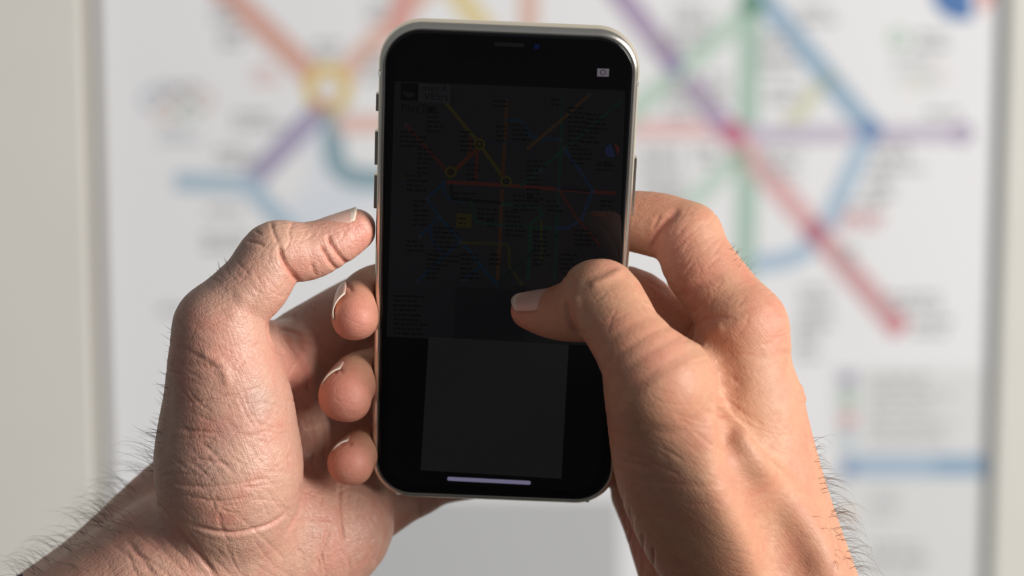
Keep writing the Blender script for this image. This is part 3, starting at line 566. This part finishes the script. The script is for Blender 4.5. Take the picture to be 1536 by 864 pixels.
# display
SG = 4.256
def em(name, c, k=1.0, rough=0.03): return mat(name, (0.002, 0.002, 0.002), rough, spec=0.28, emit=c, es=k)
SI = {}
SL = [0]
def sink(c):
    c = tuple(int(round(q * 0.62)) for q in c)
    if c not in SI: SI[c] = em('screen_%d_%d_%d' % c, lin(*c))
    return SI[c]
disp_w, disp_h, dr = PW - 10.4, PH - 10.4, 8.2
def notch_outline():
    o = rrect(disp_w, disp_h, dr, 10); top = disp_h / 2; nw, nd = 17.4, 5.3; nn = []
    def arc(cx_, cy_, r, a0, a1): return [(cx_ + r * math.cos(math.radians(a0 + (a1 - a0) * i / 6)), cy_ + r * math.sin(math.radians(a0 + (a1 - a0) * i / 6))) for i in range(7)]
    nn += arc(nw + 1.2, top - 1.2, 1.2, 90, 180); nn += arc(nw - 3, top - nd + 3, 3, 0, -90); nn += arc(-nw + 3, top - nd + 3, 3, 270, 180); nn += arc(-nw - 1.2, top - 1.2, 1.2, 0, 90)
    return o[:11] + nn + o[11:]
no = notch_outline(); screen = link('screen', mesh('screen', L2([(x, y, SG) for x, y in no]), [tuple(range(len(no)))]), em('screen_dark', lin(2, 2, 3)), phone, smooth=False)
def slay(): SL[0] += 1; return SG + 0.004 + SL[0] * 0.0006
nrm = ez; 
def sp(px, py):                       # the spot of the display seen at px,py, in the phone's own millimetres
    o = np.array([0, 0, D0]); d = P(px, py, 0) - o; c = pc + ez * SG; t = ((c - o) @ ez) / (d @ ez); q = o + d * t - pc; return np.array([q @ ex, q @ ey])
def sflat(name, pts, faces, c): z = slay(); return link(name, mesh(name, L2([(p[0], p[1], z) for p in pts]), faces), sink(c), screen, smooth=False)
def sroute(pts, w, c, curve=False):
    q = [sp(*p) for p in pts]; q = smooth_poly(q) if curve else q; v, f = ribbon2(q, w / 5.02); sflat('route_line', v, f, c)
def sring(px, py, r0, r1, c): v, f = ring2(sp(px, py), r0 / 5.02, r1 / 5.02, 20); sflat('station_ring', v, f, c)
def sdisc(px, py, r, c, a0=0, a1=2 * math.pi, name='station_dot'): v, f = disc2(sp(px, py), r / 5.02, a0, a1, 20); sflat(name, v, f, c)
def squad(a, b, c_, d, col_, name='screen_panel'): sflat(name, [sp(*a), sp(*b), sp(*c_), sp(*d)], [(3, 2, 1, 0)], col_)
def stext(x, y, w, rows, c=(7, 7, 8), h=3, pitch=7, skew=0.04):
    v = []; f = []
    for r in range(rows):
        xx = x; yy = y + r * pitch; xe = x + w * rnd.uniform(0.55, 1)
        while xx < xe:
            ww = rnd.uniform(4, 12); e = min(xx + ww, xe); q = [sp(xx, yy + skew * (xx - x)), sp(e, yy + skew * (e - x)), sp(e, yy + h + skew * (e - x)), sp(xx, yy + h + skew * (xx - x))]; b = len(v); v += q; f.append((b + 3, b + 2, b + 1, b)); xx += ww + 2
    sflat('text_block', v, f, c)
MAP = (20, 19, 22)
squad((592, 122), (938, 136), (924, 520), (580, 505), MAP)
sroute([(667, 152), (716, 212), (756, 268)], 5, (44, 38, 10)); sroute([(608, 186), (675, 262)], 5, (44, 18, 14)); sroute([(680, 258), (716, 222)], 6, (52, 20, 10)); sroute([(716, 222), (714, 272)], 5, (48, 18, 12)); sroute([(705, 206), (704, 232)], 5, (48, 18, 12))
sroute([(670, 273), (760, 278), (838, 284), (924, 290)], 5.5, (56, 20, 16)); sroute([(838, 282), (888, 286)], 5.5, (14, 12, 16)); sroute([(760, 150), (757, 215), (754, 270)], 5, (44, 24, 12)); sroute([(753, 284), (750, 360), (746, 420)], 5, (46, 26, 12))
sroute([(724, 213), (784, 216), (812, 256), (838, 284)], 5, (18, 16, 24)); sroute([(758, 180), (782, 182), (800, 206), (842, 208)], 4.5, (12, 26, 40), True); sroute([(842, 145), (842, 208), (838, 284), (832, 420)], 4.5, (12, 30, 26))
sroute([(884, 142), (842, 180), (790, 224)], 4.5, (46, 30, 14)); sroute([(934, 150), (846, 224), (780, 280)], 4.5, (12, 32, 22)); sroute([(846, 222), (874, 262), (889, 286), (872, 330), (850, 342), (832, 342)], 4.5, (14, 28, 48)); sroute([(838, 284), (866, 328), (900, 368)], 4.5, (44, 18, 14))
sroute([(668, 272), (640, 298), (660, 326), (690, 360), (746, 428)], 4.5, (10, 26, 42)); sroute([(666, 274), (668, 292), (682, 300), (704, 302)], 4.5, (12, 26, 40), True); sroute([(677, 278), (678, 298), (700, 300), (752, 304)], 5, (8, 8, 10)); sroute([(706, 302), (714, 334), (752, 338), (830, 342)], 5, (12, 30, 20)); sroute([(752, 306), (806, 310), (814, 320), (796, 336), (792, 420)], 4.5, (12, 34, 22))
sroute([(660, 324), (630, 354)], 4.5, (10, 24, 42)); sroute([(644, 338), (648, 362), (668, 382)], 4, (10, 24, 42)); sroute([(690, 362), (626, 422)], 4.5, (10, 24, 40)); sroute([(690, 364), (760, 366), (764, 372), (764, 400), (784, 428)], 4.5, (34, 30, 12)); sroute([(748, 424), (800, 376), (838, 352)], 5, (10, 20, 18)); sroute([(720, 400), (696, 420)], 4, (10, 24, 40)); sroute([(812, 330), (812, 392)], 4, (34, 34, 12))
for x, y in ((676, 258), (719, 216), (759, 272)): sring(x, y, 5, 9, (42, 37, 12)); sring(x, y, 3, 5, (6, 6, 6))
for x, y in ((608, 186), (760, 151), (884, 142), (842, 209), (846, 222), (812, 256), (838, 284), (889, 286), (874, 262), (660, 325), (690, 363), (630, 355), (626, 422), (696, 420), (757, 215), (753, 308), (751, 339), (750, 364), (640, 298)): sring(x, y, 1.4, 2.8, (34, 34, 40))
for a in ((640, 160, 26, 6), (740, 150, 44, 2), (744, 188, 22, 4), (690, 196, 24, 5), (600, 196, 40, 4), (626, 222, 26, 6), (826, 148, 22, 2), (852, 160, 30, 9), (880, 170, 34, 4), (768, 186, 30, 4), (856, 222, 36, 4), (790, 240, 30, 9), (770, 292, 40, 4), (820, 300, 24, 3), (900, 300, 26, 4), (620, 300, 24, 6), (650, 340, 40, 9), (610, 360, 30, 3), (690, 380, 30, 6), (758, 316, 32, 6), (800, 346, 26, 8), (862, 344, 40, 4), (680, 288, 44, 2), (716, 312, 34, 3), (872, 190, 40, 4), (700, 246, 20, 4), (730, 330, 18, 2), (735, 380, 18, 3), (840, 380, 30, 5), (590, 442, 56, 9), (610, 262, 40, 4), (640, 380, 26, 6), (895, 246, 36, 2)): stext(*a)
squad((685, 320), (708, 321), (707, 342), (684, 341), (38, 34, 10)); stext(688, 326, 16, 2, (12, 12, 6))
squad((888, 320), (908, 321), (908, 325), (888, 324), (46, 16, 14))
for (x, y) in ((610, 264), (903, 262)):
    for k in range(5): sring(x + (k % 3) * 7.6 + (3.8 if k > 2 else 0) - 7, y + (4 if k > 2 else 0), 2.6, 3.6, ((30, 26, 14), (18, 18, 22), (34, 18, 16), (30, 30, 14), (16, 28, 18))[k])
sdisc(918, 226, 10, (24, 34, 66), math.radians(100), math.radians(310), 'emblem'); sdisc(919, 225, 10, (66, 24, 18), math.radians(-40), math.radians(88), 'emblem'); sring(899, 244, 1.5, 3, (10, 10, 12)); stext(905, 242, 16, 1)
squad((602, 124), (628, 125), (627, 151), (601, 150), (4, 4, 5), 'emblem'); sdisc(614, 137, 9, (20, 20, 26), math.radians(180), math.radians(350), 'emblem'); squad((628, 125), (676, 128), (675, 155), (627, 152), (30, 29, 32))
def sword(body, px, py, size_px, c, tilt=ROLL * 0):
    cu = bpy.data.curves.new('lettering', 'FONT'); cu.body = body; cu.size = size_px / 5.02 / 1000 * 1.4; cu.fill_mode = 'FRONT'; cu.resolution_u = 2
    tmp = bpy.data.objects.new('tmp', cu); col.objects.link(tmp); dg = bpy.context.evaluated_depsgraph_get(); me = bpy.data.meshes.new_from_object(tmp.evaluated_get(dg)); bpy.data.objects.remove(tmp)
    o = link('lettering', me, None, screen, smooth=False); me.materials.clear(); me.materials.append(sink(c)); q = sp(px, py); o.location = (q[0] / 1000, q[1] / 1000, slay() / 1000); return o
sword('2016', 611, 101, 10, (3, 3, 4)); sword('metrA', 633, 136, 10, (5, 5, 6)); sword('VElirs |', 636, 149, 11, (5, 5, 6)); sword('PletTei', 601, 168, 13, (6, 6, 7)); sdisc(646, 164, 5, (5, 5, 6), name='emblem')
# plain tone squares where the codes were shown
squad((684, 430), (790, 435), (786, 512), (680, 507), (15, 15, 17)); squad((643, 505), (853, 517), (842, 718), (631, 705), (31, 30, 33))
# camera icon and home indicator
squad((896, 102.5), (914, 103), (913, 115), (895.5, 114.5), (150, 138, 152), 'camera_icon'); sring(904.5, 108.6, 3.2, 4.2, (28, 24, 28))
def pill(a, b, w, c, name):
    a = sp(*a); b = sp(*b); d = (b - a) / np.linalg.norm(b - a); n = np.array([-d[1], d[0]]); r = w / 2 / 5.02; v = []
    for q, sg in ((b, 1), (a, -1)):
        for i in range(9): t = math.pi * i / 8; v.append(q + sg * (d * math.sin(t) - n * math.cos(t)) * r)
    sflat(name, v, [tuple(range(len(v)))], c)
pill((674, 718), (793, 724), 6.5, (170, 160, 200), 'home_indicator')
# earpiece and front camera in the notch
m_mesh = noisy(mat('earpiece_mesh', (0.006, 0.006, 0.006), 0.4, spec=0.2), 4000, 0.6)
q0 = sp(742, 66); q1 = sp(786, 68)
link('earpiece', mesh('earpiece', L2([(q0[0], q0[1] - 0.55, SG + 0.005), (q1[0], q1[1] - 0.55, SG + 0.005), (q1[0], q1[1] + 0.55, SG + 0.005), (q0[0], q0[1] + 0.55, SG + 0.005)]), [(0, 1, 2, 3)]), m_mesh, phone, smooth=False)
q = sp(805, 70); v, f = disc2(q, 0.85); link('front_camera', mesh('front_camera', L2([(x, y, SG + 0.006) for x, y in v]), f), mat('front_lens', (0.003, 0.006, 0.03), 0.08), phone, smooth=False)
